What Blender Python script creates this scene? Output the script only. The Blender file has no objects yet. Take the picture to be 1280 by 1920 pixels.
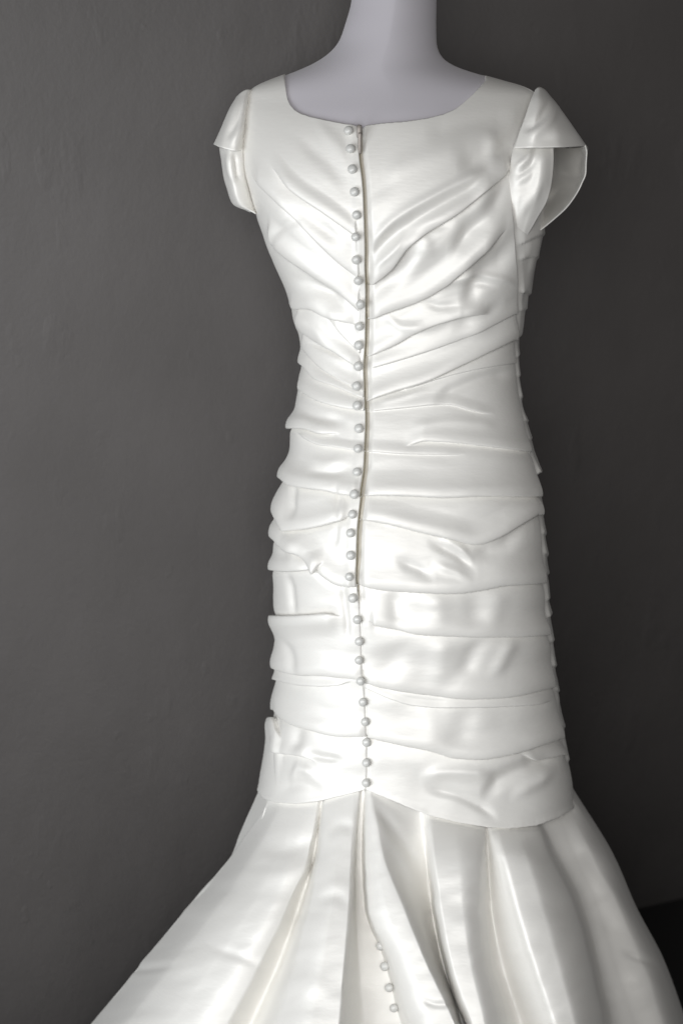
import bpy, math
import numpy as np
from mathutils import Vector, Matrix

# ------------------------------------------------------------------ camera
CAM = np.array([0.0, -2.8, 1.3]); PITCH = math.atan(0.55 / 2.8); FPX = 4130.0
S = 1448.0                                        # photo pixels per metre at the dress
sc = bpy.context.scene
cam_d = bpy.data.cameras.new('camera'); cam = bpy.data.objects.new('camera', cam_d)
sc.collection.objects.link(cam); sc.camera = cam
cam.location = CAM; cam.rotation_euler = (math.pi / 2 - PITCH, 0, 0)
cam_d.sensor_fit = 'VERTICAL'; cam_d.sensor_height = 36; cam_d.lens = 36 * FPX / 1920
cam_d.clip_start = .05; cam_d.clip_end = 60
cam_d.dof.use_dof = True; cam_d.dof.focus_distance = 2.70; cam_d.dof.aperture_fstop = 3.0
# ------------------------------------------------------------------ light
w = bpy.data.worlds.new('World'); sc.world = w; w.use_nodes = True
bg = w.node_tree.nodes['Background']; bg.inputs[0].default_value = (1, .97, .95, 1); bg.inputs[1].default_value = .09
def area(name, loc, tgt, sx, sy, power, col):
    d = bpy.data.lights.new(name, 'AREA'); d.shape = 'RECTANGLE'; d.size = sx; d.size_y = sy
    d.energy = power; d.color = col
    o = bpy.data.objects.new(name, d); sc.collection.objects.link(o); o.location = loc
    o.rotation_euler = (Vector(tgt) - Vector(loc)).to_track_quat('-Z', 'Y').to_euler()
    return o
wl = area('window_light', (-1.3, -1.60, .64), (-.06, 0, .62), 1.2, 1.2, 13.4, (.935, .97, 1)); wl.data.spread = math.radians(125)
fl = area('rear_fill_light', (-.25, -3.6, 1.4), (.08, 0, .56), 1.9, 1.2, 12.6, (1, .99, .98)); fl.data.spread = math.radians(75)  # added fill from behind the camera to lift the dress, no known window
sc.view_settings.view_transform = 'Standard'; sc.view_settings.look = 'None'
sc.view_settings.exposure = 0; sc.view_settings.gamma = 1

# ------------------------------------------------------------------ maths helpers
CP, SP = math.cos(PITCH), math.sin(PITCH)
def project(P):
    d = P - CAM
    fwd = d[..., 1] * CP - d[..., 2] * SP
    up = d[..., 1] * SP + d[..., 2] * CP
    return 640 + FPX * d[..., 0] / fwd, 960 - FPX * up / fwd
def at(x, y, near=0.0):
    """photo position and distance in front of the dress's middle plane (in px) -> world point"""
    x, y, near = np.broadcast_arrays(np.asarray(x, float), np.asarray(y, float), np.asarray(near, float))
    a = (x - 640) / FPX; b = (960 - y) / FPX
    dx, dy, dz = a, CP + b * SP, -SP + b * CP
    k = (-near / S - CAM[1]) / dy
    return np.stack([CAM[0] + k * dx, CAM[1] + k * dy, CAM[2] + k * dz], -1)
def pchip(xk, yk, x):
    xk = np.asarray(xk, float); yk = np.asarray(yk, float); x = np.asarray(x, float)
    h = np.diff(xk); dl = (np.diff(yk, axis=0).T / h).T
    m = np.zeros_like(yk)
    if len(xk) > 2:
        w1 = (2 * h[1:] + h[:-1]); w2 = (h[1:] + 2 * h[:-1])
        if yk.ndim > 1: w1 = w1[:, None]; w2 = w2[:, None]
        a, b = dl[:-1], dl[1:]
        with np.errstate(divide='ignore', invalid='ignore'):
            hm = (w1 + w2) / (w1 / a + w2 / b)
        m[1:-1] = np.where(a * b > 0, hm, 0)
    m[0] = dl[0]; m[-1] = dl[-1]
    i = np.clip(np.searchsorted(xk, x) - 1, 0, len(xk) - 2)
    t = (x - xk[i]) / h[i]; hh = h[i]
    t = np.clip(t, -.5, 1.5)
    if yk.ndim > 1: t = t[..., None]; hh = hh[..., None]
    return ((1 + 2 * t) * (1 - t) ** 2 * yk[i] + t * (1 - t) ** 2 * hh * m[i]
            + t * t * (3 - 2 * t) * yk[i + 1] + t * t * (t - 1) * hh * m[i + 1])
RG = np.random.RandomState(7); LAT = RG.rand(256, 256) * 2 - 1
def vnoise(u, v, seed=0):
    u = u + seed * 17.3; v = v + seed * 9.7
    i = np.floor(u).astype(int); j = np.floor(v).astype(int); a = u - i; b = v - j
    a = a * a * a * (a * (a * 6 - 15) + 10); b = b * b * b * (b * (b * 6 - 15) + 10)
    g = lambda p, q: LAT[p % 256, q % 256]
    return (g(i, j) * (1 - a) + g(i + 1, j) * a) * (1 - b) + (g(i, j + 1) * (1 - a) + g(i + 1, j + 1) * a) * b
def sstep(e0, e1, x):
    t = np.clip((x - e0) / (e1 - e0), 0, 1); return t * t * (3 - 2 * t)

# ------------------------------------------------------------------ materials
def mat(name, col, rough, build=None, **kw):
    m = bpy.data.materials.new(name); m.use_nodes = True
    nt = m.node_tree; b = nt.nodes['Principled BSDF']
    b.inputs['Base Color'].default_value = (*col, 1); b.inputs['Roughness'].default_value = rough
    for k, v in kw.items(): b.inputs[k.replace('_', ' ')].default_value = v
    if build: build(nt, b)
    return m
def bump_noise(scale, strength, dist, detail=3, stretch=(1, 1, 1), colvar=None):
    def f(nt, b):
        tc = nt.nodes.new('ShaderNodeTexCoord'); mp = nt.nodes.new('ShaderNodeMapping')
        mp.inputs['Scale'].default_value = stretch
        n = nt.nodes.new('ShaderNodeTexNoise'); n.inputs['Scale'].default_value = scale; n.inputs['Detail'].default_value = detail
        bp = nt.nodes.new('ShaderNodeBump'); bp.inputs['Strength'].default_value = strength; bp.inputs['Distance'].default_value = dist
        L = nt.links.new
        L(tc.outputs['Object'], mp.inputs[0]); L(mp.outputs[0], n.inputs[0]); L(n.outputs[0], bp.inputs['Height'])
        L(bp.outputs[0], b.inputs['Normal'])
        if colvar:
            n2 = nt.nodes.new('ShaderNodeTexNoise'); n2.inputs['Scale'].default_value = colvar[0]; n2.inputs['Detail'].default_value = 6
            r = nt.nodes.new('ShaderNodeValToRGB'); r.color_ramp.elements[0].color = (*colvar[1], 1); r.color_ramp.elements[1].color = (*colvar[2], 1)
            r.color_ramp.elements[0].position = .3; r.color_ramp.elements[1].position = .7
            L(tc.outputs['Object'], n2.inputs[0]); L(n2.outputs[0], r.inputs[0]); L(r.outputs[0], b.inputs['Base Color'])
    return f
SATIN = mat('ivory_satin', (.845, .832, .798), .50, bump_noise(300, .17, .0012, 4, (.3, .3, 1)),
            Specular_IOR_Level=.5, Metallic=.17, Sheen_Weight=.1, Sheen_Roughness=.5)
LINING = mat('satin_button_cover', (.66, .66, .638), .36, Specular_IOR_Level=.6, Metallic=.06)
def weave(nt, b):
    tc = nt.nodes.new('ShaderNodeTexCoord'); L = nt.links.new
    hs = []
    for d in ('X', 'Z'):
        wv = nt.nodes.new('ShaderNodeTexWave'); wv.bands_direction = d; wv.inputs['Scale'].default_value = 260; wv.inputs['Distortion'].default_value = .4
        L(tc.outputs['Object'], wv.inputs[0]); hs.append(wv)
    ad = nt.nodes.new('ShaderNodeMath'); ad.operation = 'ADD'; L(hs[0].outputs['Fac'], ad.inputs[0]); L(hs[1].outputs['Fac'], ad.inputs[1])
    bp = nt.nodes.new('ShaderNodeBump'); bp.inputs['Strength'].default_value = .10; bp.inputs['Distance'].default_value = .0006
    L(ad.outputs[0], bp.inputs['Height']); L(bp.outputs[0], b.inputs['Normal'])
JERSEY = mat('white_jersey', (.555, .535, .575), .9, weave, Sheen_Weight=.25)
TAPE = mat('zipper_tape', (.58,.54,.46), .7)
COIL = mat('zipper_coil', (.30,.265,.18), .55, bump_noise(700, .5, .0006, 1))
METAL = mat('pull_metal', (.26, .235, .215), .42, Metallic=.35)
STEEL = mat('stand_steel', (.35, .35, .36), .35, Metallic=.9)
def plaster(nt, b):
    tc = nt.nodes.new('ShaderNodeTexCoord'); L = nt.links.new
    def noise(sc_, det, lo, hi, amp, st):
        mp = nt.nodes.new('ShaderNodeMapping'); mp.inputs['Scale'].default_value = st; L(tc.outputs['Object'], mp.inputs[0])
        n = nt.nodes.new('ShaderNodeTexNoise'); n.inputs['Scale'].default_value = sc_; n.inputs['Detail'].default_value = det; L(mp.outputs[0], n.inputs[0])
        r = nt.nodes.new('ShaderNodeMapRange'); r.inputs[1].default_value = lo; r.inputs[2].default_value = hi; r.inputs[4].default_value = amp; L(n.outputs[0], r.inputs[0])
        return r.outputs[0]
    parts = [noise(5, 8, .2, .8, 1.0, (1, 1, .7)), noise(14, 4, .62, .74, .22, (1, 1, .45)), noise(30, 3, .66, .76, .10, (1, 1, .8)), noise(160, 2, .2, .8, .05, (1, 1, 1))]
    acc = parts[0]
    for p in parts[1:]:
        m = nt.nodes.new('ShaderNodeMath'); m.operation = 'ADD'; L(acc, m.inputs[0]); L(p, m.inputs[1]); acc = m.outputs[0]
    bp = nt.nodes.new('ShaderNodeBump'); bp.inputs['Strength'].default_value = .5; bp.inputs['Distance'].default_value = .008
    L(acc, bp.inputs['Height']); L(bp.outputs[0], b.inputs['Normal'])
    n2 = nt.nodes.new('ShaderNodeTexNoise'); n2.inputs['Scale'].default_value = 4; n2.inputs['Detail'].default_value = 6; L(tc.outputs['Object'], n2.inputs[0])
    r = nt.nodes.new('ShaderNodeValToRGB'); L(n2.outputs[0], r.inputs[0]); L(r.outputs[0], b.inputs['Base Color'])
    r.color_ramp.elements[0].position = .3; r.color_ramp.elements[1].position = .7
    r.color_ramp.elements[0].color = (.094, .0875, .085, 1); r.color_ramp.elements[1].color = (.110, .1025, .100, 1)
WALLM = mat('grey_plaster_paint', (.102, .095, .0925), .62, plaster)
FLOORM = mat('black_floor', (.006, .0055, .0055), .75, bump_noise(60, .2, .002))

# ------------------------------------------------------------------ object helpers
def mesh_obj(name, V, F, m, parent=None, smooth=True):
    V = np.asarray(V, float).reshape(-1, 3); F = np.asarray(F)
    me = bpy.data.meshes.new(name)
    n = F.shape[1]
    me.vertices.add(len(V)); me.vertices.foreach_set('co', V.ravel())
    me.loops.add(F.size); me.loops.foreach_set('vertex_index', F.ravel().astype(np.int32))
    me.polygons.add(len(F)); me.polygons.foreach_set('loop_start', np.arange(0, F.size, n, dtype=np.int32))
    if smooth: me.polygons.foreach_set('use_smooth', np.ones(len(F), bool))
    me.update(calc_edges=True); me.validate()
    me.materials.append(m)
    o = bpy.data.objects.new(name, me); sc.collection.objects.link(o)
    if parent: o.parent = parent
    return o
def grid_faces(r, c, closed=False, base=0, flip=False):
    i, j = np.meshgrid(np.arange(r - 1), np.arange(c if closed else c - 1), indexing='ij')
    i = i.ravel(); j = j.ravel(); k = (j + 1) % c
    F = np.stack([i * c + j, (i + 1) * c + j, (i + 1) * c + k, i * c + k], 1) + base
    return F[:, ::-1] if flip else F
def grid_obj(name, G, m, parent=None, closed=False, flip=False):
    r, c = G.shape[:2]
    return mesh_obj(name, G, grid_faces(r, c, closed, 0, flip), m, parent)
def empty(name, loc=(0, 0, 0)):
    o = bpy.data.objects.new(name, None); sc.collection.objects.link(o); o.location = loc; o.empty_display_size = .1
    return o
def tube(name, pts, rad, m, parent=None, seg=8):
    pts = np.asarray(pts, float); rad = np.broadcast_to(rad, len(pts))
    T = np.gradient(pts, axis=0); T /= np.linalg.norm(T, axis=1)[:, None] + 1e-12
    ref = np.array([.31, -.9, .3]); A = np.cross(T, ref); A /= np.linalg.norm(A, axis=1)[:, None] + 1e-12; B = np.cross(T, A)
    ang = np.linspace(0, 2 * np.pi, seg, endpoint=False)
    G = pts[:, None] + rad[:, None, None] * (A[:, None] * np.cos(ang)[None, :, None] + B[:, None] * np.sin(ang)[None, :, None])
    return grid_obj(name, G, m, parent, closed=True)

# ------------------------------------------------------------------ the room
yaw = math.radians(30)
_d = at(1240, 1693, 0) - CAM; wp = CAM + _d * (CAM[2] / -_d[2]); wd = np.array([math.cos(yaw), math.sin(yaw), 0])
wp[2] = 0
nw = np.array([math.sin(yaw), -math.cos(yaw), 0])
def wall_pt(s, z, off=0): return wp + wd * s + nw * off + np.array([0, 0, z])
V = []
for off in (0, -.12):
    V += [wall_pt(-4, -.02, off), wall_pt(5, -.02, off), wall_pt(5, 3.0, off), wall_pt(-4, 3.0, off)]
o = mesh_obj('wall', V, [(0, 1, 2, 3), (7, 6, 5, 4), (0, 4, 5, 1), (3, 2, 6, 7), (0, 3, 7, 4), (1, 5, 6, 2)], WALLM, smooth=False)
o['kind'] = 'structure'
o = mesh_obj('floor', [(-6, -5, 0), (6, -5, 0), (6, 6, 0), (-6, 6, 0)], [(0, 1, 2, 3)], FLOORM, smooth=False)
o['kind'] = 'structure'

# ------------------------------------------------------------------ body: rings (photo y, left x, right x, depth px, shift towards camera px)
RING = np.array([
 (-90, 668, 815, 74, -84), (0, 659, 820, 76, -54), (45, 647, 819, 78, -41), (80, 634, 819, 80, -30), (100, 618, 823, 82, -24), (112, 602, 830, 83, -20),
 (124, 580, 846, 83, -14.5), (135, 556, 876, 83, -8.5), (143, 532, 906, 83, -4), (150, 511, 936, 84, -1), (157, 494, 964, 86, 1.5),
 (164, 481, 984, 89, 3.5), (172, 472, 999, 93, 5), (185, 465, 1003, 99, 8), (200, 459, 1006, 108, 10), (230, 457, 1006, 124, 14), (285, 458, 1006, 146, 16),
 (340, 467, 1010, 161, 17), (395, 481, 1014, 170, 15), (440, 497, 1013, 170, 11), (480, 511, 1004, 167, 6), (540, 538, 990, 160, 0), (600, 555, 977, 154, -4),
 (640, 568, 969, 151, -5), (680, 570, 967, 152, -2), (740, 563, 972, 157, 6), (800, 551, 986, 168, 16), (850, 545, 998, 178, 25),
 (900, 533, 1006, 188, 32), (950, 524, 1012, 195, 37), (1000, 519, 1017, 200, 39), (1060, 519, 1021, 204, 37), (1120, 517, 1024, 206, 33),
 (1200, 519, 1031, 208, 27), (1260, 521, 1037, 211, 22), (1320, 518, 1045, 216, 19), (1360, 509, 1051, 220, 18), (1420, 497, 1060, 228, 17),
 (1480, 487, 1069, 236, 16), (1530, 478, 1078, 244, 16), (1600, 466, 1090, 254, 16)], float)
YD = np.arange(-90, 1601.0)
def dense(tab):
    D = pchip(tab[:, 0], tab[:, 1:], YD); kx = np.arange(-30, 31)
    out = np.empty_like(D); K = np.exp(-(kx / 11.0) ** 2 / 2); K /= K.sum()
    for c in range(D.shape[1]): out[:, c] = np.convolve(np.pad(D[:, c], 30, 'edge'), K, 'valid')
    m = sstep(60, 100, YD)[:, None]
    return D * (1 - m) + out * m
def ringpos(th, v, tab, off=0.0):
    f = np.clip(v - YD[0], 0, len(YD) - 1.001); i0 = f.astype(int); f = (f - i0)[..., None]
    r = tab[i0] * (1 - f) + tab[i0 + 1] * f
    A = at((r[..., 0] + r[..., 1]) / 2, v, 0)
    a = (r[..., 1] - r[..., 0]) / 2 / S * .985 + off; b = r[..., 2] / S + off
    sn, cs = np.sin(th), np.cos(th)
    pw = 2.0 / (1.55 + .8 * sstep(150, 340, v))
    x = np.sign(sn) * np.abs(sn) ** pw * a; y = -np.sign(cs) * np.abs(cs) ** pw * b - r[..., 3] / S
    return np.stack([A[..., 0] + x, A[..., 1] + y, A[..., 2] + 0 * x], -1)
TAB = RING.copy()
vv = np.linspace(-60, 1590, 420); tt = np.linspace(-np.pi, np.pi, 181)
for it in range(5):                               # fit ring widths so that the outline comes out as measured
    Vg, Tg = np.meshgrid(vv, tt, indexing='ij')
    px, py = project(ringpos(Tg, Vg, dense(TAB)))
    for r in range(len(TAB)):
        y0 = RING[r, 0]
        if y0 < 176 or y0 > 1490: continue
        mk = np.abs(py - y0) < 5
        TAB[r, 1] += (RING[r, 1] - px[mk].min()) * .8
        TAB[r, 2] += (RING[r, 2] - px[mk].max()) * .8
DT = dense(TAB)
def P(th, v, off=0.0): return ringpos(th, v, DT, off)
def normals(th, v):
    e = 2e-3
    a = P(th + e, v) - P(th - e, v); b = P(th, v + 1.5) - P(th, v - 1.5)
    n = np.cross(b, a); n /= np.linalg.norm(n, axis=-1)[..., None] + 1e-12
    c = P(th * 0, v); c = (c + P(th * 0 + np.pi, v)) / 2
    s = np.sign(((P(th, v) - c) * n).sum(-1)); s[s == 0] = 1
    return n * s[..., None]

# ------------------------------------------------------------------ traced lines of the dress
ZIP = np.array([(140, 671), (237, 672), (290, 674), (330, 679), (380, 682), (430, 684), (523, 686), (593, 687), (637, 686), (692, 683), (746, 685), (790, 687), (845, 684),
  (862, 684), (906, 679), (949, 676), (993, 671), (1037, 670), (1081, 669), (1113, 672), (1134, 675), (1161, 676), (1201, 678), (1240, 679), (1300, 684),
  (1353, 687), (1400, 689), (1440, 689), (1480, 687), (1600, 687)], float)
SIDE = np.array([(100, 1400), (163, 1200), (172, 1003), (185, 997), (220, 985), (277, 968), (310, 961), (345, 957), (390, 955), (440, 961), (502, 965), (543, 966), (615, 963), (659, 961),
  (699, 962), (734, 966), (768, 971), (834, 986), (877, 997), (927, 1003), (996, 1007), (1059, 1012), (1168, 1017), (1220, 1025), (1285, 1031), (1378, 1047), (1407, 1054), (1500, 1066), (1600, 1080)], float)
NECK = np.array([(540.5, 160), (541.5, 176), (544, 187), (549, 197), (556, 205), (567, 212), (585, 218), (610, 224), (640, 230), (660, 234), (671, 238), (678, 238), (690, 234), (720, 230), (760, 227), (800, 221), (830, 213), (852, 203), (868, 190), (882, 176), (893, 163), (902, 151)], float)
SEAM = np.array([(440, 1470), (484, 1476), (490, 1485), (500, 1496), (520, 1503), (560, 1505), (600, 1500), (650, 1488), (687, 1478), (740, 1500), (800, 1525), (860, 1540), (910, 1548), (950, 1551), (1000, 1546), (1040, 1531), (1066, 1515), (1075, 1495), (1100, 1490)], float)
def zipx(y): return pchip(ZIP[:, 0], ZIP[:, 1], y)
def seamy(x): return np.interp(x, SEAM[:, 0], SEAM[:, 1])
def necky(x): return np.where((x < 540.5) | (x > 902), -1e3, np.interp(x, NECK[:, 0], NECK[:, 1]))
def fneck(x): return np.where((x < 546) | (x > 898), -1e3, 150 + 90 * np.sin(np.clip((x - 546) / 352, 0, 1) * np.pi))
# pleat: (points left-to-right, height px, width above, width below, fade at left, fade at right)
PLEATS = [
 ([(697,527),(735,496),(763,459),(785,440),(859,392),(918,344),(960,310)], 7, 42, 40, 0, 20),
 ([(696,590),(713,582),(785,556),(835,527),(860,505),(897,474),(929,446),(950,425)], 8.5, 40, 45, 0, 45),
 ([(692,662),(741,640),(785,615),(835,596),(879,585),(920,588)], 6, 36, 40, 0, 50),
 ([(692,689),(754,671),(816,651),(884,625),(925,606),(965,586)], 2.6, 26, 26, 20, 0),
 ([(690,745),(747,726),(804,707),(860,681),(910,656),(962,630)], 6.5, 34, 36, 0, 0),
 ([(740,735),(790,718),(854,699),(910,687),(963,679)], 2, 20, 24, 40, 0),
 ([(692,768),(754,762),(835,755),(891,768),(930,775)], 3, 20, 30, 0, 40),
 ([(755,836),(769,832),(797,823),(854,826),(910,832),(990,842)], 5, 40, 28, 40, 0),
 ([(688,843),(760,848),(835,849),(880,850)], 3, 22, 30, 0, 50),
 ([(685,923),(754,924),(835,927),(910,924),(1003,925)], 7, 50, 30, 0, 0),
 ([(682,967),(722,974),(785,990),(847,1004),(891,1013),(929,1002),(960,984),(1000,958)], 8, 40, 50, 0, 0),
 ([(676,1089),(722,1098),(785,1102),(847,1104),(897,1099),(941,1090),(1013,1085)], 8, 55, 36, 0, 0),
 ([(690,1162),(707,1166),(747,1174),(785,1182),(847,1185),(910,1187),(972,1187),(1018,1184)], 6.5, 46, 36, 15, 0),
 ([(682,1274),(732,1286),(804,1297),(876,1304),(947,1301),(1032,1284)], 6, 50, 14, 0, 0),
 ([(687,1287),(732,1306),(775,1319),(832,1323),(912,1322),(1019,1315),(1036,1312)], 4, 10, 34, 0, 30),
 ([(690,1376),(750,1389),(804,1400),(854,1414),(894,1416),(947,1409),(1048,1378)], 7, 48, 40, 0, 0),
 ([(975,1412),(983,1414),(1005,1421),(1052,1411)], 5, 16, 50, 30, 0),
 # left of the buttons
 ([(505,305),(546,350),(606,392),(668,435)], 7, 26, 40, 40, 0),
 ([(470,325),(522,377),(570,425),(600,455),(633,486),(672,516)], 4.5, 34, 34, 20, 0),
 ([(500,438),(519,457),(557,488),(594,514),(633,538),(674,572)], 8, 30, 44, 10, 0),
 ([(540,568),(554,573),(576,573),(611,589),(642,597),(676,612)], 5, 24, 30, 10, 35),
 ([(612,594),(624,606),(646,630),(676,658)], 3.5, 22, 22, 20, 0),
 ([(555,598),(570,615),(594,632),(624,650),(662,676),(676,685)], 6, 22, 24, 5, 0),
 ([(565,640),(578,659),(602,685),(633,705),(662,720),(680,728)], 4, 22, 22, 5, 0),
 ([(560,670),(574,683),(594,705),(629,718),(672,737),(682,741)], 5.5, 18, 24, 5, 0),
 ([(560,722),(578,735),(602,748),(633,757),(666,763),(684,766)], 5, 26, 30, 5, 0),
 ([(540,796),(572,797),(602,806),(640,813)], 8, 34, 18, 0, 40),
 ([(555,808),(572,816),(598,829),(633,834),(664,839),(684,841)], 5, 14, 34, 20, 0),
 ([(524,884),(534,890),(547,901),(582,908),(612,912),(652,920),(680,922)], 9, 44, 34, 0, 0),
 ([(514,945),(527,971),(538,987),(564,985),(599,979),(634,970),(660,964)], 8, 40, 22, 0, 20),
 ([(505,992),(521,1005),(538,1022),(564,1032),(586,1050),(608,1070),(630,1085),(643,1089),(672,1090)], 8, 40, 26, 0, 0),
 ([(506,1059),(542,1062),(588,1058),(612,1050)], 8, 26, 20, 0, 20),
 ([(510,1244),(530,1252),(564,1259),(601,1260),(634,1263),(680,1267)], 6, 44, 10, 0, 0),
 ([(510,1266),(519,1269),(564,1279),(601,1281),(634,1279),(660,1277)], 5, 10, 40, 0, 30),
 ([(515,1325),(524,1335),(554,1354),(587,1363),(620,1372),(648,1375),(688,1374)], 5.5, 44, 30, 0, 0),
 ([(505,1400),(522,1408),(564,1413),(597,1430)], 4, 26, 34, 10, 30),
]
REVPL = [([(495,1162),(534,1162),(577,1160),(612,1157),(643,1156)], 8, 40, 30, 0, 30),
         ([(500,1352),(512,1352),(520,1374),(530,1390)], 6, 40, 30, 0, 10)]
# soft ridge (+) / groove (-): points, height px, half-width px ; axis x or y
CREASE = [
 ([(335,915),(380,908),(425,898)], 4.5, 22, 'y'), ([(245,922),(285,924),(320,920)], 3.5, 15, 'y'), ([(455,862),(495,868),(545,880)], 2.4, 26, 'y'), ([(440,792),(458,797),(480,800)], 2.5, 14, 'y'),
 ([(565,905),(600,900),(640,890)], 3, 22, 'y'),
 ([(845,475),(905,405),(958,345)], -6, 17, 'x'), ([(865,565),(915,505),(964,470)], -6, 18, 'x'), ([(700,540),(745,515),(790,470)], -4, 14, 'x'), ([(530,385),(580,415),(640,452)], -4, 13, 'x'), ([(545,500),(600,540),(650,572)], -5, 14, 'x'),
 ([(692,458),(740,412),(829,359),(909,319)], 4.5, 11, 'x'), ([(692,478),(745,436),(835,383),(905,345)], -4, 12, 'x'),
 ([(700,500),(735,470),(760,440)], 2.5, 7, 'x'), ([(740,455),(790,430),(850,420)], -2.5, 10, 'x'),
 ([(825,545),(847,530),(897,518),(945,524),(966,531)], 2.4, 7, 'x'), ([(863,537),(895,533),(930,535)], -2.4, 7, 'x'),
 ([(715,590),(755,612),(793,613),(850,592),(900,574)], 2.8, 9, 'x'), ([(794,568),(825,575),(863,571)], -1.8, 7, 'x'),
 ([(850,612),(890,602),(940,570)], -2.5, 13, 'x'),
 ([(816,748),(854,729),(910,708),(963,699)], -4, 12, 'x'), ([(700,755),(750,745),(800,730)], 2, 7, 'x'),
 ([(770,800),(840,790),(930,796)], 2, 10, 'x'),
 ([(805,1018),(850,1038),(890,1066)], -3.2, 9, 'x'), ([(828,1008),(858,1024),(885,1048)], 2.6, 9, 'x'), ([(812,1058),(845,1068),(880,1082)], 2.4, 9, 'x'),
 ([(745,1053),(775,1064),(810,1080)], -3, 10, 'x'), ([(890,1040),(930,1030),(980,1000)], -4, 14, 'x'),
 ([(1105,740),(1140,742),(1180,748)], -4, 17, 'y'), ([(1105,815),(1140,818),(1180,822)], 4, 26, 'y'), ([(1105,885),(1140,892),(1180,888)], -3.2, 24, 'y'),
 ([(1105,940),(1140,930),(1180,918)], 1.6, 18, 'y'),
 ([(1200,760),(1230,740),(1275,725)], -3, 24, 'y'), ([(1195,905),(1225,885),(1270,868)], -4, 18, 'y'), ([(1195,830),(1240,826),(1290,822)], 3, 22, 'y'), ([(1195,960),(1230,945),(1270,925)], 3, 14, 'y'),
 ([(1325,880),(1360,868),(1405,858)], -2, 22, 'y'), ([(1325,800),(1360,810),(1400,815)], 1.6, 24, 'y'),
 ([(790,1455),(850,1448),(922,1452)], 4, 12, 'x'), ([(800,1480),(850,1490),(900,1512),(930,1530)], -3.5, 9, 'x'), ([(905,1484),(950,1455),(1000,1434),(1050,1420)], -6, 15, 'x'),
 ([(960,1490),(1000,1470),(1040,1440)], 3, 12, 'x'),
 ([(905,634),(940,633),(970,633)], -2.2, 5, 'y'), ([(970,633),(1000,630),(1026,628)], -2, 6, 'y'), ([(1092,641),(1130,645),(1162,650),(1200,652)], -3, 6, 'y'), ([(905,547),(940,547),(971,548)], -4, 7, 'y'),
 ([(1072,540),(1110,545),(1158,549)], -4, 7, 'y'), ([(1010,552),(1030,550),(1056,552)], 3, 12, 'y'),
 ([(540,520),(580,540),(640,560)], -3.5, 12, 'x'), ([(552,590),(590,612),(620,640)], 3, 9, 'x'), ([(578,640),(602,651),(640,668)], -3, 5, 'x'),
 ([(570,860),(610,868),(650,862)], 2.5, 12, 'x'), ([(560,770),(600,785),(650,790)], -3, 10, 'x'), ([(580,885),(620,888),(650,886)], -2.5, 8, 'x'),
 ([(1200,530),(1235,548),(1262,556)], -3, 8, 'y'), ([(1360,560),(1390,556),(1412,548)], -4, 12, 'y'), ([(575,1412),(605,1420),(640,1424)], -3.5, 7, 'x'),
 ([(545,1458),(560,1440),(590,1450)], 3, 10, 'x'), ([(520,1480),(560,1470),(610,1485)], -2.5, 12, 'x'),
 ([(520,200),(512,230),(505,270)], 0, 10, 'y'),
 ([(560,265),(610,300),(650,340)], -2.2, 16, 'x'), ([(590,235),(630,270),(660,310)], 2, 14, 'x'),
 ([(800,250),(870,232),(960,222)], -2.2, 20, 'x'), ([(860,310),(925,288),(975,255)], -4.5, 20, 'x'), ([(720,330),(790,300),(870,280)], 2.2, 22, 'x'), ([(500,460),(540,420),(560,418)], -2, 10, 'x'),
]
def line_s(pts, px, py, axis):
    p = np.array(pts, float)
    if axis == 'y': q, val, oth = p[:, 0], p[:, 1], (py, px)
    else: q, val, oth = p[:, 0], p[:, 1], (px, py)
    c = pchip(q, val, np.clip(oth[0], q[0], q[-1]))
    sl = np.interp(oth[0], (q[:-1] + q[1:]) / 2, np.diff(val) / np.diff(q))
    return (oth[1] - c) / np.sqrt(1 + sl ** 2), oth[0], q[0], q[-1]
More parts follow.
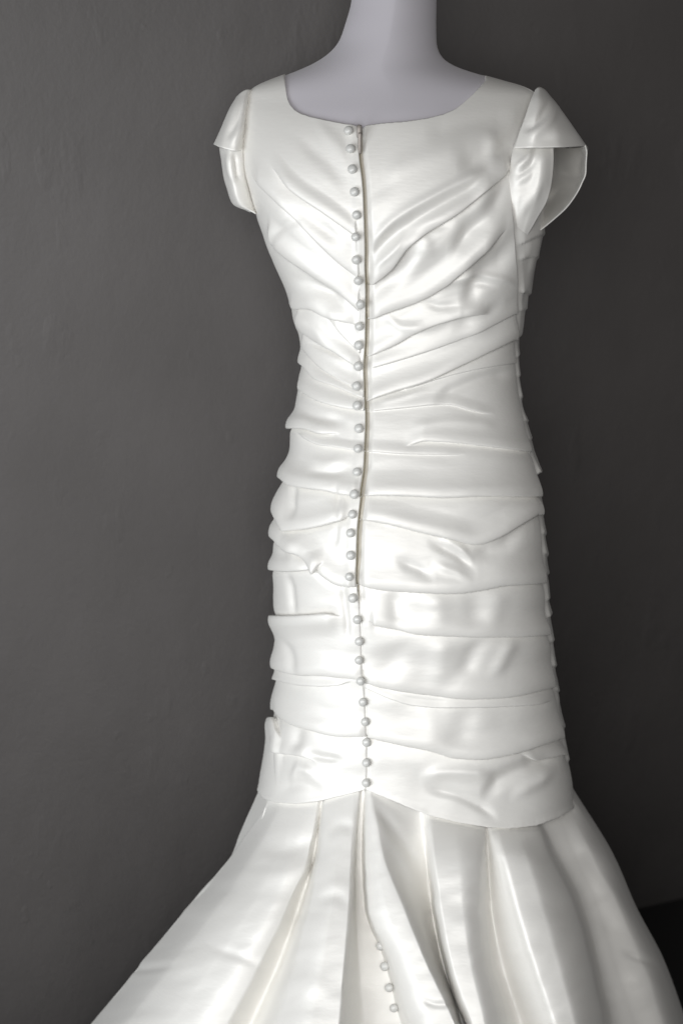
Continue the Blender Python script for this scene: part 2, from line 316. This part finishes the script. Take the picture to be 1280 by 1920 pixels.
def fold_profile(px, py, back=True):
    d = np.zeros_like(px); sh = np.zeros_like(px)
    zx = zipx(py); isR = px > zx
    for grp, rev in ((PLEATS, 1), (REVPL, -1)):
        for pts, H, Wa, Wb, f0, f1 in grp:
            H = H * (1.8 if pts[0][0] > 670 else 2.0)
            s, q, q0, q1 = line_s(pts, px, py, 'x'); s = s * rev
            right = pts[0][0] > 670
            wgt = isR if right else ~isR
            mk = wgt & (s > -Wa) & (s < Wb)
            if not mk.any(): continue
            s = s[mk]; q = q[mk]
            tp = np.ones_like(q)
            if f0: tp *= sstep(q0, q0 + f0, q)
            if f1: tp *= 1 - sstep(q1 - f1, q1, q)
            if not right: tp *= np.where(q > q1, 0, 1)
            up = np.clip(1 + s / Wa, 0, 1) ** 1.7 * (1 - .5 * np.exp(np.minimum(s, 0) / 5.0))
            lo = -.5 * np.clip(1 - s / Wb, 0, 1) ** 2
            st = sstep(0, 3.2, s)
            d[mk] += H * tp * (up * (1 - st) + lo * st)
            sh[mk] += rev * H * tp * .55 * np.exp(-(np.minimum(s, 0) / 6) ** 2) * (1 - sstep(0, 3.2, s))
    for pts, H, wd_, ax in CREASE:
        s, q, q0, q1 = line_s(pts, px, py, ax)
        xr = pts[1][0] if ax == 'x' else pts[1][1]
        mk = (np.abs(s) < 3 * wd_) & (q > q0 - 20) & (q < q1 + 20) & (isR if xr > 676 else ~isR)
        if not mk.any(): continue
        L = q1 - q0; f = min(30, L * .35)
        tp = sstep(q0 - 8, q0 + f, q[mk]) * (1 - sstep(q1 - f, q1 + 8, q[mk]))
        d[mk] += 1.45 * H * tp * np.exp(-(s[mk] / wd_) ** 2)
    # loose unevenness, stretched along the gathers
    top = 1 - sstep(420, 900, py)
    yy = py + np.where(isR, .62, -.62) * (px - zx) * top
    k = sstep(260, 420, py) * .75 + .25
    low = sstep(760, 980, py)
    d += k * (1.9 * vnoise(px / 120, yy / 44, 1) + .6 * vnoise(px / 66, yy / 24, 2) + .12 * vnoise(px / 28, yy / 11, 3))
    d += low * (2.0 * vnoise(px / 75, py / 70, 4) + .25 * vnoise(px / 30, py / 40, 6))
    return d, sh

# ------------------------------------------------------------------ bodice panels
vf = np.linspace(60, 1598, 1400); thf = np.radians(np.linspace(-80, 90, 700))
Vg, Tg = np.meshgrid(np.linspace(60, 1598, 300), thf, indexing='ij')
pxg, pyg = project(P(Tg, Vg))
i1 = np.argmax(pxg > zipx(pyg), 1); th_c = thf[i1]
sidepx = np.interp(pyg, SIDE[:, 0], SIDE[:, 1])
hit = (pxg > sidepx) & (Tg > .6); th_s = np.where(hit.any(1), thf[np.argmax(hit, 1)], np.radians(84)); th_s = np.minimum(th_s, np.radians(86))
ker = np.ones(9) / 9
sm = lambda a: np.convolve(np.pad(a, 4, 'edge'), ker, 'valid')
th_c = sm(th_c); th_s = sm(th_s); V1 = Vg[:, 0]
thC = lambda v: np.interp(v, V1, th_c); thS = lambda v: np.interp(v, V1, th_s)
TL = math.radians(-116)
def panel(lo, hi, ncol, nrow, top, warp):
    c = warp(np.linspace(0, 1, ncol))
    Vc, Cc = np.meshgrid(vf, c, indexing='ij')
    Th = lo(Vc) + (hi(Vc) - lo(Vc)) * Cc
    px, py = project(P(Th, Vc))
    ok = py > top(px)
    vs = vf[np.argmax(ok, 0)]
    bot = py > seamy(px)
    ve = vf[np.where(bot.any(0), np.argmax(bot, 0), len(vf) - 1)]
    kk = np.array([1, 2, 3, 2, 1]) / 9
    vs = np.convolve(np.pad(vs, 2, 'edge'), kk, 'valid'); ve = np.convolve(np.pad(ve, 2, 'edge'), kk, 'valid')
    t = np.linspace(0, 1, nrow)[:, None]
    Vv = vs + (ve - vs) * t
    Th = lo(Vv) + (hi(Vv) - lo(Vv)) * c
    return Th, Vv, c
ident = lambda x: x
dress = empty('wedding_dress', tuple(at(740, 1500, 0)[:2]) + (0,))
dress['label'] = 'ivory satin wedding dress with ruched back, covered buttons and flared pleated skirt'
dress['category'] = 'dress'
DLOC = np.array(dress.location)
allV = []; allN = []
def build_panel(name, lo, hi, ncol, nrow, kind, top, warp=ident):
    Th, Vv, c = panel(lo, hi, ncol, nrow, top, warp)
    B = P(Th, Vv, .004); N = normals(Th, Vv)
    px, py = project(B)
    if kind == 'front':
        d = np.zeros_like(px); sh = np.zeros_like(px)
        for k, (y0, H, Wa) in enumerate([(250,4,40),(300,4,40),(352,5,40),(402,6,40),(452,7,44),(486,6,30),(541,9,50),(566,6,22),(617,7,44),(660,5,36),(702,5,36),(739,5,30),(779,6,36),(812,5,26),
                 (884,13,42),(925,6,34),(965,7,34),(1012,6,40),(1045,7,30),(1076,8,30),(1125,6,40),(1163,10,30),(1220,7,46),(1268,8,36),(1310,7,40),(1375,7,50),(1440,7,50)]):
            s = py - y0 + (px - 1000) * .35 + 8 * np.sin(Th * 3 + k)
            up = np.clip(1 + s / Wa, 0, 1) ** 1.6 * (s < 2.6); st = sstep(0, 3.2, s)
            d += H * (up * (1 - st) - .25 * np.clip(1 - s / 30, 0, 1) ** 2 * st)
        d *= np.where(np.abs(py - 870) < 26, .75, .42)
        d += 1.5 * vnoise(Th * 6, py / 30, 5) - 1
        e = sstep(0, .035, c)[None]; d = d * e - 3.5 * (1 - e)
    else:
        d, sh = fold_profile(px, py)
        edge = sstep(150, 200, py)
        zx = zipx(py); open_ = 1 - sstep(1110, 1150, py)
        if kind == 'left':
            g = np.abs(px - zx)
            d = d * (sstep(0, 14, g) * .45 + .55) + open_ * 3.2 * (1 - sstep(10, 26, g))
            d -= 2.2 * np.exp(-(g / 2.2) ** 2) * (1 - open_)
            d += np.where(px < 560, 0, 0)
        else:
            g = np.abs(px - zx)
            d = d * (sstep(0, 26, g) * .6 + .4) - open_ * 5.5 * (1 - sstep(4, 16, g))
            d -= 2.2 * np.exp(-(g / 2.2) ** 2) * (1 - open_)
            e = np.clip((1 - c) * 60, 0, 1)[None]
            d = d * e - 3.5 * (1 - e); sh = sh * e   # tuck into the side seam
    # top edge and hem: rolled
    t = np.linspace(0, 1, nrow)[:, None]
    G = B + N * (d / S)[..., None]
    dv = P(Th, Vv + 1, .004) - B; dv /= np.linalg.norm(dv, axis=-1)[..., None] + 1e-9
    G = G + dv * (sh / S)[..., None]
    if kind != 'front':                       # hem lip
        lip = np.exp(-((1 - t) / .006) ** 2) * 1.8 / S
        G = G + N * lip[..., None]
    inn_top = G[:1] - N[:1] * .004 + dv[:1] * .001
    inn_bot = G[-1:] - N[-1:] * .006 - dv[-1:] * .001
    G2 = np.concatenate([inn_top, G, inn_bot], 0)
    if kind == 'left':                        # turned-under placket edge
        ed = G2[:, -1:] - np.concatenate([N[:1], N, N[-1:]], 0)[:, -1:] * .005
        G2 = np.concatenate([G2, ed], 1)
    o = grid_obj(name, G2 - DLOC, SATIN, dress)
    allV.append(G.reshape(-1, 3)); allN.append(N.reshape(-1, 3))
    return o, G, N
lw = lambda x: x
pl, GL, NL = build_panel('back_panel', lambda v: TL + 0 * v, thC, 260, 900, 'left', necky)
pl['label'] = 'left half of the ruched back with the button placket'
pr, GR, NR = build_panel('back_panel', thC, thS, 300, 900, 'right', necky)
pr['label'] = 'right half of the ruched back beside the zipper'
pf, GF, NF = build_panel('front_panel', thS, lambda v: TL + 2 * np.pi + 0 * v, 240, 460, 'front', fneck, lambda x: x ** 1.6)
# ------------------------------------------------------------------ mannequin
man = empty('dress_form', tuple(DLOC)); man['label'] = 'white jersey covered dress form whose bare neck rises above the dress'; man['category'] = 'mannequin'
vm = np.concatenate([np.linspace(-85, 200, 90), np.linspace(206, 1300, 60)]); tm = np.linspace(-np.pi, np.pi, 128, endpoint=False)
Vg, Tg = np.meshgrid(vm, tm, indexing='ij')
G = P(Tg, Vg, -.0015 - .016 * sstep(250, 420, Vg))
cen = G.mean(1, keepdims=True)
caps = lambda ring, c, dz: np.concatenate([c + (ring - c) * k + np.array([0, 0, dz * (1 - k)]) for k in (.02, .5, .85)], 0)
G = np.concatenate([caps(G[:1], cen[:1], .01), G, caps(G[-1:], cen[-1:], -.02)[::-1]], 0)
grid_obj('torso', G - DLOC, JERSEY, man, closed=True)
pz = np.linspace(.03, cen[-1, 0, 2], 12); pc = cen[-1, 0]
tube('stand_pole', np.stack([0 * pz + pc[0], 0 * pz + pc[1], pz], 1) - DLOC, .016, STEEL, man, 16)
rr = np.array([.001, .12, .145, .15, .148, .06, .03, .02]); zz = np.array([.004, .004, .006, .012, .018, .03, .038, .06])
an = np.linspace(0, 2 * np.pi, 40, endpoint=False)
G = np.stack([pc[0] + rr[:, None] * np.cos(an), pc[1] + rr[:, None] * np.sin(an), zz[:, None] + 0 * an], -1)
grid_obj('stand_base', G - DLOC, STEEL, man, closed=True)

# ------------------------------------------------------------------ skirt
LV = [1490, 1600, 1700, 1800, 1920]
KEYS = [  # seam x,y | x at the four lower levels | rise of the fold (px)
 ((505,1500),(470,420,365,300),-25), ((513,1504),(437,352,270,170),30), ((535,1505),(478,408,332,236),48), ((560,1505),(525,470,405,318),50), ((580,1503),(556,512,456,384),40), ((597,1501),(578,538,490,427),22),
 ((604,1500),(589,560,524,470),-34), ((609,1499),(599,580,556,520),32), ((640,1492),(632,622,606,584),50), ((664,1485),(657,652,644,634),46), ((673,1483),(664,660,653,645),30),
 ((679,1481),(668,667,672,680),-34), ((683,1480),(678,683,720,752),-40), ((687,1479),(685,690,733,770),20),
 ((691,1481),(704,724,766,810),44), ((696,1484),(717,755,796,853),48), ((728,1496),(745,778,814,864),2), ((786,1520),(797,808,828,867),-58), ((798,1524),(805,816,834,871),16), ((808,1527),(815,828,846,885),36),
 ((850,1538),(858,866,880,908),40), ((890,1545),(894,896,908,938),28), ((908,1548),(909,910,921,954),8), ((911,1548),(914,920,938,976),-24), ((917,1549),(931,955,982,1020),20), ((928,1550),(946,972,1002,1042),40),
 ((965,1550),(985,1015,1045,1078),48), ((1002,1546),(1028,1076,1104,1130),14), ((1012,1544),(1046,1094,1120,1148),-56), ((1040,1531),(1075,1120,1150,1188),-50), ((1062,1516),(1108,1158,1202,1240),-10), ((1070,1500),(1136,1182,1234,1275),-10)]
half = [(779, 300, 244), (791, 356, 292), (771, 421, 335), (755, 487, 380), (726, 556, 428)]
mul = [.10, .62, 1.0, 1.15, 1.3]
K3 = []
for (s0, xs, rel) in KEYS:
    row = []
    for l, (cx_, hw, bb) in enumerate(half):
        x = s0[0] if l == 0 else xs[l - 1]; y = s0[1] if l == 0 else LV[l]
        q = min(1, abs((x - cx_) / hw)); nr = bb * (1 - q ** 2.3) ** (1 / 2.3)
        row.append(at(x, y - (7 if l == 0 else 0), nr + rel * mul[l] - (8 if l == 0 else 0)))
    K3.append(row)
K3 = np.array(K3)
# left rear piece and the unseen front: half rings that close the skirt
def side_key(x0, xs, near): return np.array([at(x0[0], x0[1], near[0])] + [at(x, y, n) for x, y, n in zip(xs, LV[1:], near[1:])])
kl = side_key((487,1478), (436,395,350,290), (0, -15, -25, -35, -40)); kl2 = side_key((520,1470), (490,470,455,440), (-140, -150, -160, -170, -180))
kr = side_key((1071,1474), (1147,1190,1241,1283), (-20, -40, -60, -90, -120)); kr2 = side_key((1040,1465), (1100,1140,1170,1200), (-140, -200, -240, -290, -330))
kf = side_key((780,1455), (780,780,780,780), (-225, -300, -350, -400, -440))
K3 = np.concatenate([[kl], K3, [kr], [kr2], [kf], [kl2], [kl]], 0)
# to the floor
last = K3[:, -1]; dirn = K3[:, -1] - K3[:, -2]
dirn[:, 2] = np.minimum(dirn[:, 2], -.03); k = (last[:, 2] - .006) / -dirn[:, 2]
floor_pt = last + dirn * np.clip(k, 0, 4)[:, None]; floor_pt[:, 2] = .006
gap = ((floor_pt - wp) * nw).sum(1); floor_pt += nw * np.maximum(.03 - gap, 0)[:, None]
K3 = np.concatenate([K3, floor_pt[:, None]], 1)
nk = len(K3); SUB = 14
kk = np.linspace(0, nk - 1, (nk - 1) * SUB + 1)
lv = np.array([0, 1, 2, 3, 4.2, 6.0]); tl = np.concatenate([np.linspace(0, 4.2, 230), np.linspace(4.25, 6, 40)])
G = pchip(lv, K3.transpose(1, 0, 2).reshape(6, -1), tl).reshape(len(tl), nk, 3)
KC = G.transpose(1, 0, 2).reshape(nk, -1)
ki = np.clip(kk.astype(int), 0, nk - 2); kf_ = (kk - ki)[:, None]
G = .88 * pchip(np.arange(nk), KC, kk) + .12 * (KC[ki] * (1 - kf_) + KC[ki + 1] * kf_)     # mostly rounded, slightly pressed pleat edges
G = G.reshape(len(kk), len(tl), 3).transpose(1, 0, 2)
du = np.gradient(G, axis=1); dv = np.gradient(G, axis=0); N = np.cross(dv, du); N /= np.linalg.norm(N, axis=-1)[..., None] + 1e-12
px, py = project(G)
fade = sstep(1500, 1640, py)
wr = 1.5 * vnoise(px / 75, py / 36, 11) + .5 * vnoise(px / 34, py / 18 + px / 60, 12) + 2.0 * vnoise(px / 150, py / 90, 13)
def crease(pts, H, wdt, ax='x'):
    s, q, q0, q1 = line_s(pts, px, py, ax); L = q1 - q0
    return H * sstep(q0 - 6, q0 + L * .35, q) * (1 - sstep(q1 - L * .35, q1 + 6, q)) * np.exp(-(s / wdt) ** 2)
wr += .5 * vnoise(px / 40, py / 26, 14) * sstep(1700, 1500, py)
wr = wr * (.35 + .65 * fade)
edge_r = np.interp(py, [1470, 1550, 1610, 1680, 1800, 1920], [1072, 1120, 1150, 1180, 1240, 1281]) - px
for c_ in [([(480,1590),(545,1588),(600,1568)], -5, 20), ([(470,1650),(545,1640),(590,1615)], 3, 18), ([(210,1806),(262,1818),(340,1808)], -3, 8),
           ([(380,1770),(440,1790),(500,1812)], -2.5, 10), ([(690,1500),(740,1555),(800,1640)], -3, 10), ([(700,1535),(745,1600),(790,1670)], 2.4, 10),
           ([(1090,1610),(1145,1632),(1190,1628)], -5, 18), ([(1100,1668),(1150,1676),(1200,1672)], 4, 16), ([(1110,1730),(1170,1738),(1220,1732)], -4, 18),
           ([(1165,1785),(1220,1803),(1265,1822)], -6, 8), ([(1160,1838),(1215,1840),(1265,1852)], 4, 18), ([(785,1872),(820,1884),(860,1884)], -2.5, 6),
           ([(612,1560),(640,1548),(668,1552)], -3, 12), ([(590,1690),(625,1680),(660,1692)], -3, 14)]:
    wr = wr + crease(*c_)
wr = wr * sstep(4, 60, edge_r)
SKG = G + N * (wr / S)[..., None]
grid_obj('skirt', SKG - DLOC, SATIN, dress)

# ------------------------------------------------------------------ sleeves
def patch(rows, nu=50, nv=40, wob=None):
    """rows: list of lists of (x, y, near) -> smooth grid"""
    A = np.array([[at(*p) for p in r] for r in rows])
    a = pchip(np.arange(len(A)), A.reshape(len(A), -1), np.linspace(0, len(A) - 1, nu)).reshape(nu, A.shape[1], 3)
    n1 = A.shape[1]
    b = pchip(np.arange(n1), a.transpose(1, 0, 2).reshape(n1, -1), np.linspace(0, n1 - 1, nv)).reshape(nv, nu, 3).transpose(1, 0, 2)
    if wob is not None:
        n = np.cross(np.gradient(b, axis=0), np.gradient(b, axis=1)); n /= np.linalg.norm(n, axis=-1)[..., None] + 1e-12
        n *= np.sign(-n[..., 1:2] + 1e-9)
        px, py = project(b); d = np.zeros_like(px)
        for pts, H, wdt, ax in wob:
            s, q, q0, q1 = line_s(pts, px, py, ax); L = q1 - q0
            d += H * sstep(q0 - 4, q0 + L * .3, q) * (1 - sstep(q1 - L * .3, q1 + 4, q)) * np.exp(-(s / wdt) ** 2)
        d += .8 * vnoise(px / 30, py / 30, 21)
        b = b + n * (d / S)[..., None]
    return b
def sheet(name, g, parent, th=.0015):
    o = grid_obj(name, g - DLOC, SATIN, parent)
    m = o.modifiers.new('thickness', 'SOLIDIFY'); m.thickness = th; m.offset = 0
    return o
rs = sheet('sleeve', patch([
   [(1004,168,30),(995,188,72),(983,222,98),(972,252,112),(963,278,120)],
   [(1010,164,36),(1010,188,88),(1004,222,122),(1000,252,140),(998,277,148)],
   [(1016,166,24),(1030,192,72),(1036,226,110),(1040,254,132),(1044,276,140)],
   [(1022,172,0),(1048,203,25),(1068,232,48),(1084,256,62),(1096,273,66)],
   [(1016,176,-40),(1044,208,-25),(1066,240,-15),(1086,266,-10),(1099,286,-5)],
   [(1005,180,-90),(1030,214,-95),(1050,250,-100),(1066,276,-100),(1078,300,-95)]], wob=[
   ([(980,243),(1000,232),(1030,198)], -6, 8, 'x'), ([(990,258),(1025,232),(1045,208)], 5, 8, 'x'), ([(1000,262),(1040,262),(1080,258)], -2, 10, 'x')]), dress)
rs['label'] = 'right cap sleeve with its folded hem standing open'
sheet('sleeve_front_petal', patch([
   [(1096,272,66),(1099,288,62),(1098,318,58),(1089,346,56),(1062,388,64),(1028,420,78),(982,455,96)],
   [(1088,276,30),(1092,292,28),(1090,320,25),(1080,346,22),(1052,384,15),(1020,414,40),(980,448,75)],
   [(1062,278,-28),(1066,296,-32),(1064,322,-34),(1056,344,-32),(1034,374,-50),(1006,404,-10),(976,440,50)],
   [(1030,270,-110),(1030,292,-110),(1028,318,-105),(1022,340,-95),(1008,368,-70),(990,398,-20),(968,432,40)]],
   wob=[([(1050,325),(1075,330),(1098,328)], -3, 8, 'x')]), rs)
sheet('sleeve_back_petal', patch([
   [(964,270,106),(957,302,128),(952,337,134),(950,372,134),(955,415,128),(969,462,116)],
   [(985,268,116),(982,300,142),(978,335,150),(974,372,146),(969,415,136),(971,462,117)],
   [(1012,268,122),(1012,300,144),(1009,335,148),(1001,372,144),(986,412,134),(973,462,117)],
   [(1036,268,116),(1037,300,130),(1035,332,132),(1026,372,130),(1004,412,124),(975,461,116)]],
   wob=[([(965,315),(980,305),(1000,285)], 5, 5, 'x'), ([(965,330),(985,318),(1005,300)], -6, 7, 'x'), ([(962,352),(985,345),(1010,318)], -4, 12, 'x'), ([(970,400),(990,380),(1015,350)], 3, 10, 'x')]), rs)
ls = sheet('sleeve', patch([
   [(472,168,4),(468,200,22),(464,240,30),(460,281,34)],
   [(464,168,18),(455,200,50),(447,240,68),(440,283,80)],
   [(455,172,18),(440,203,44),(428,242,62),(419,278,74)],
   [(446,181,0),(430,207,8),(415,242,14),(402,271,20)],
   [(452,186,-50),(436,214,-46),(422,248,-42),(411,276,-40)],
   [(462,190,-100),(448,220,-100),(436,254,-100),(428,282,-100)]], wob=[
   ([(425,255),(437,240),(455,200)], -4, 6, 'x'), ([(432,270),(446,250),(458,225)], 3, 6, 'x')]), dress)
ls['label'] = 'left cap sleeve with pointed folded hem'
sheet('sleeve_back_petal', patch([
   [(466,276,20),(467,306,20),(472,342,20),(479,372,18),(488,399,16)],
   [(451,276,58),(451,308,62),(457,346,62),(466,377,56),(484,400,40)],
   [(432,276,66),(434,310,70),(440,350,70),(452,383,66),(479,400,62)],
   [(413,276,10),(418,318,14),(426,352,16),(438,382,20),(470,396,40)],
   [(424,276,-60),(428,318,-56),(436,350,-50),(446,374,-40),(474,390,0)]],
   wob=[([(285,440),(310,443),(340,447)], -5, 5, 'y'), ([(285,428),(315,431),(345,440)], 4, 5, 'y'), ([(350,440),(352,450),(349,462)], 0, 5, 'y')]), ls)

# ------------------------------------------------------------------ zipper
AV = np.concatenate(allV[:2]); AN = np.concatenate(allN[:2]); apx, apy = project(AV)
front = (AN * (CAM - AV)).sum(1) > 0
def surf(x, y, sx=apx, sy=apy, vs=AV, ns=AN, fr=front):
    q = (sx - x) ** 2 + (sy - y) ** 2 + np.where(fr, 0, 1e6); i = np.argmin(q); near = np.where(q < 60)[0]
    p = vs[i].copy()
    if len(near): p += (CAM - p) / np.linalg.norm(CAM - p) * max(0, ((vs[near] - p) @ ((CAM - p) / np.linalg.norm(CAM - p))).max() - .0012)
    return p, ns[i]
r_end = int(np.argmin(np.abs(project(GR[:, 0])[1] - 1134)))
def strip(c0, c1, lift, r0, r1, step=3):
    rows = np.arange(r0, r1, step); cols = np.arange(c0, c1 + 1)
    g = GR[rows][:, cols] + NR[rows][:, cols] * lift; a = GR[rows][:, :1]
    k = np.clip((r1 - rows) / 60., .08, 1)[:, None, None]
    return a + (g - a) * k
n3 = 4
zp = grid_obj('zipper', strip(0, 2, .0022, 2, r_end) - DLOC, COIL, dress)
grid_obj('zipper_tape', strip(2, 6, .0006, 2, r_end) - DLOC, TAPE, zp)
# pull: slider block and slotted tab
pp, pn = surf(673, 262); up = np.array([0, 0, 1.0])
def rounded_slab(w_, h_, t_, n=20):
    a = np.linspace(0, 2 * np.pi, n, endpoint=False)
    e = np.stack([np.sign(np.cos(a)) * np.abs(np.cos(a)) ** .5 * w_, np.sign(np.sin(a)) * np.abs(np.sin(a)) ** .5 * h_], 1)
    lay = [(0, -t_, 0.02), (0, -t_, .85), (0, -t_ * .6, 1), (0, t_ * .6, 1), (0, t_, .85), (0, t_, .02)]
    return np.array([[(x * k, z, y * k) for x, y in e] for _, z, k in lay])
def place(Gm, c): return Gm + c
sl = grid_obj('zipper_pull', place(rounded_slab(.0034, .008, .0018), pp + np.array([0, -.003, .010])) - DLOC, METAL, zp, closed=True)
grid_obj('pull_tab', place(rounded_slab(.0023, .013, .0008), pp + np.array([0.0005, -.0055, -.004])) - DLOC, METAL, zp, closed=True)

# ------------------------------------------------------------------ buttons
BT = [(654,247),(657,281),(661,318),(665,361),(668,403),(667,443),(668,486),(672,525),(676,569),(675,610),(673,646),(673,686),(670,724),(671,761),(674,804),(672,842),(670,886),(665,927),(661,964),(659,1000),(658,1041),
      (656,1081),(662,1121),(671,1161),(674,1201),(674,1237),(677,1276),(681,1315),(685,1353),(687,1391),(688,1429),(686,1467)]
ph = np.linspace(0, np.pi, 11); an = np.linspace(0, 2 * np.pi, 20, endpoint=False)
R = .0057
prof_r = R * np.sin(ph) ** .8; prof_z = R * .78 * np.cos(ph)
Gb = np.stack([prof_r[:, None] * np.cos(an), prof_r[:, None] * np.sin(an), prof_z[:, None] + 0 * an], -1)
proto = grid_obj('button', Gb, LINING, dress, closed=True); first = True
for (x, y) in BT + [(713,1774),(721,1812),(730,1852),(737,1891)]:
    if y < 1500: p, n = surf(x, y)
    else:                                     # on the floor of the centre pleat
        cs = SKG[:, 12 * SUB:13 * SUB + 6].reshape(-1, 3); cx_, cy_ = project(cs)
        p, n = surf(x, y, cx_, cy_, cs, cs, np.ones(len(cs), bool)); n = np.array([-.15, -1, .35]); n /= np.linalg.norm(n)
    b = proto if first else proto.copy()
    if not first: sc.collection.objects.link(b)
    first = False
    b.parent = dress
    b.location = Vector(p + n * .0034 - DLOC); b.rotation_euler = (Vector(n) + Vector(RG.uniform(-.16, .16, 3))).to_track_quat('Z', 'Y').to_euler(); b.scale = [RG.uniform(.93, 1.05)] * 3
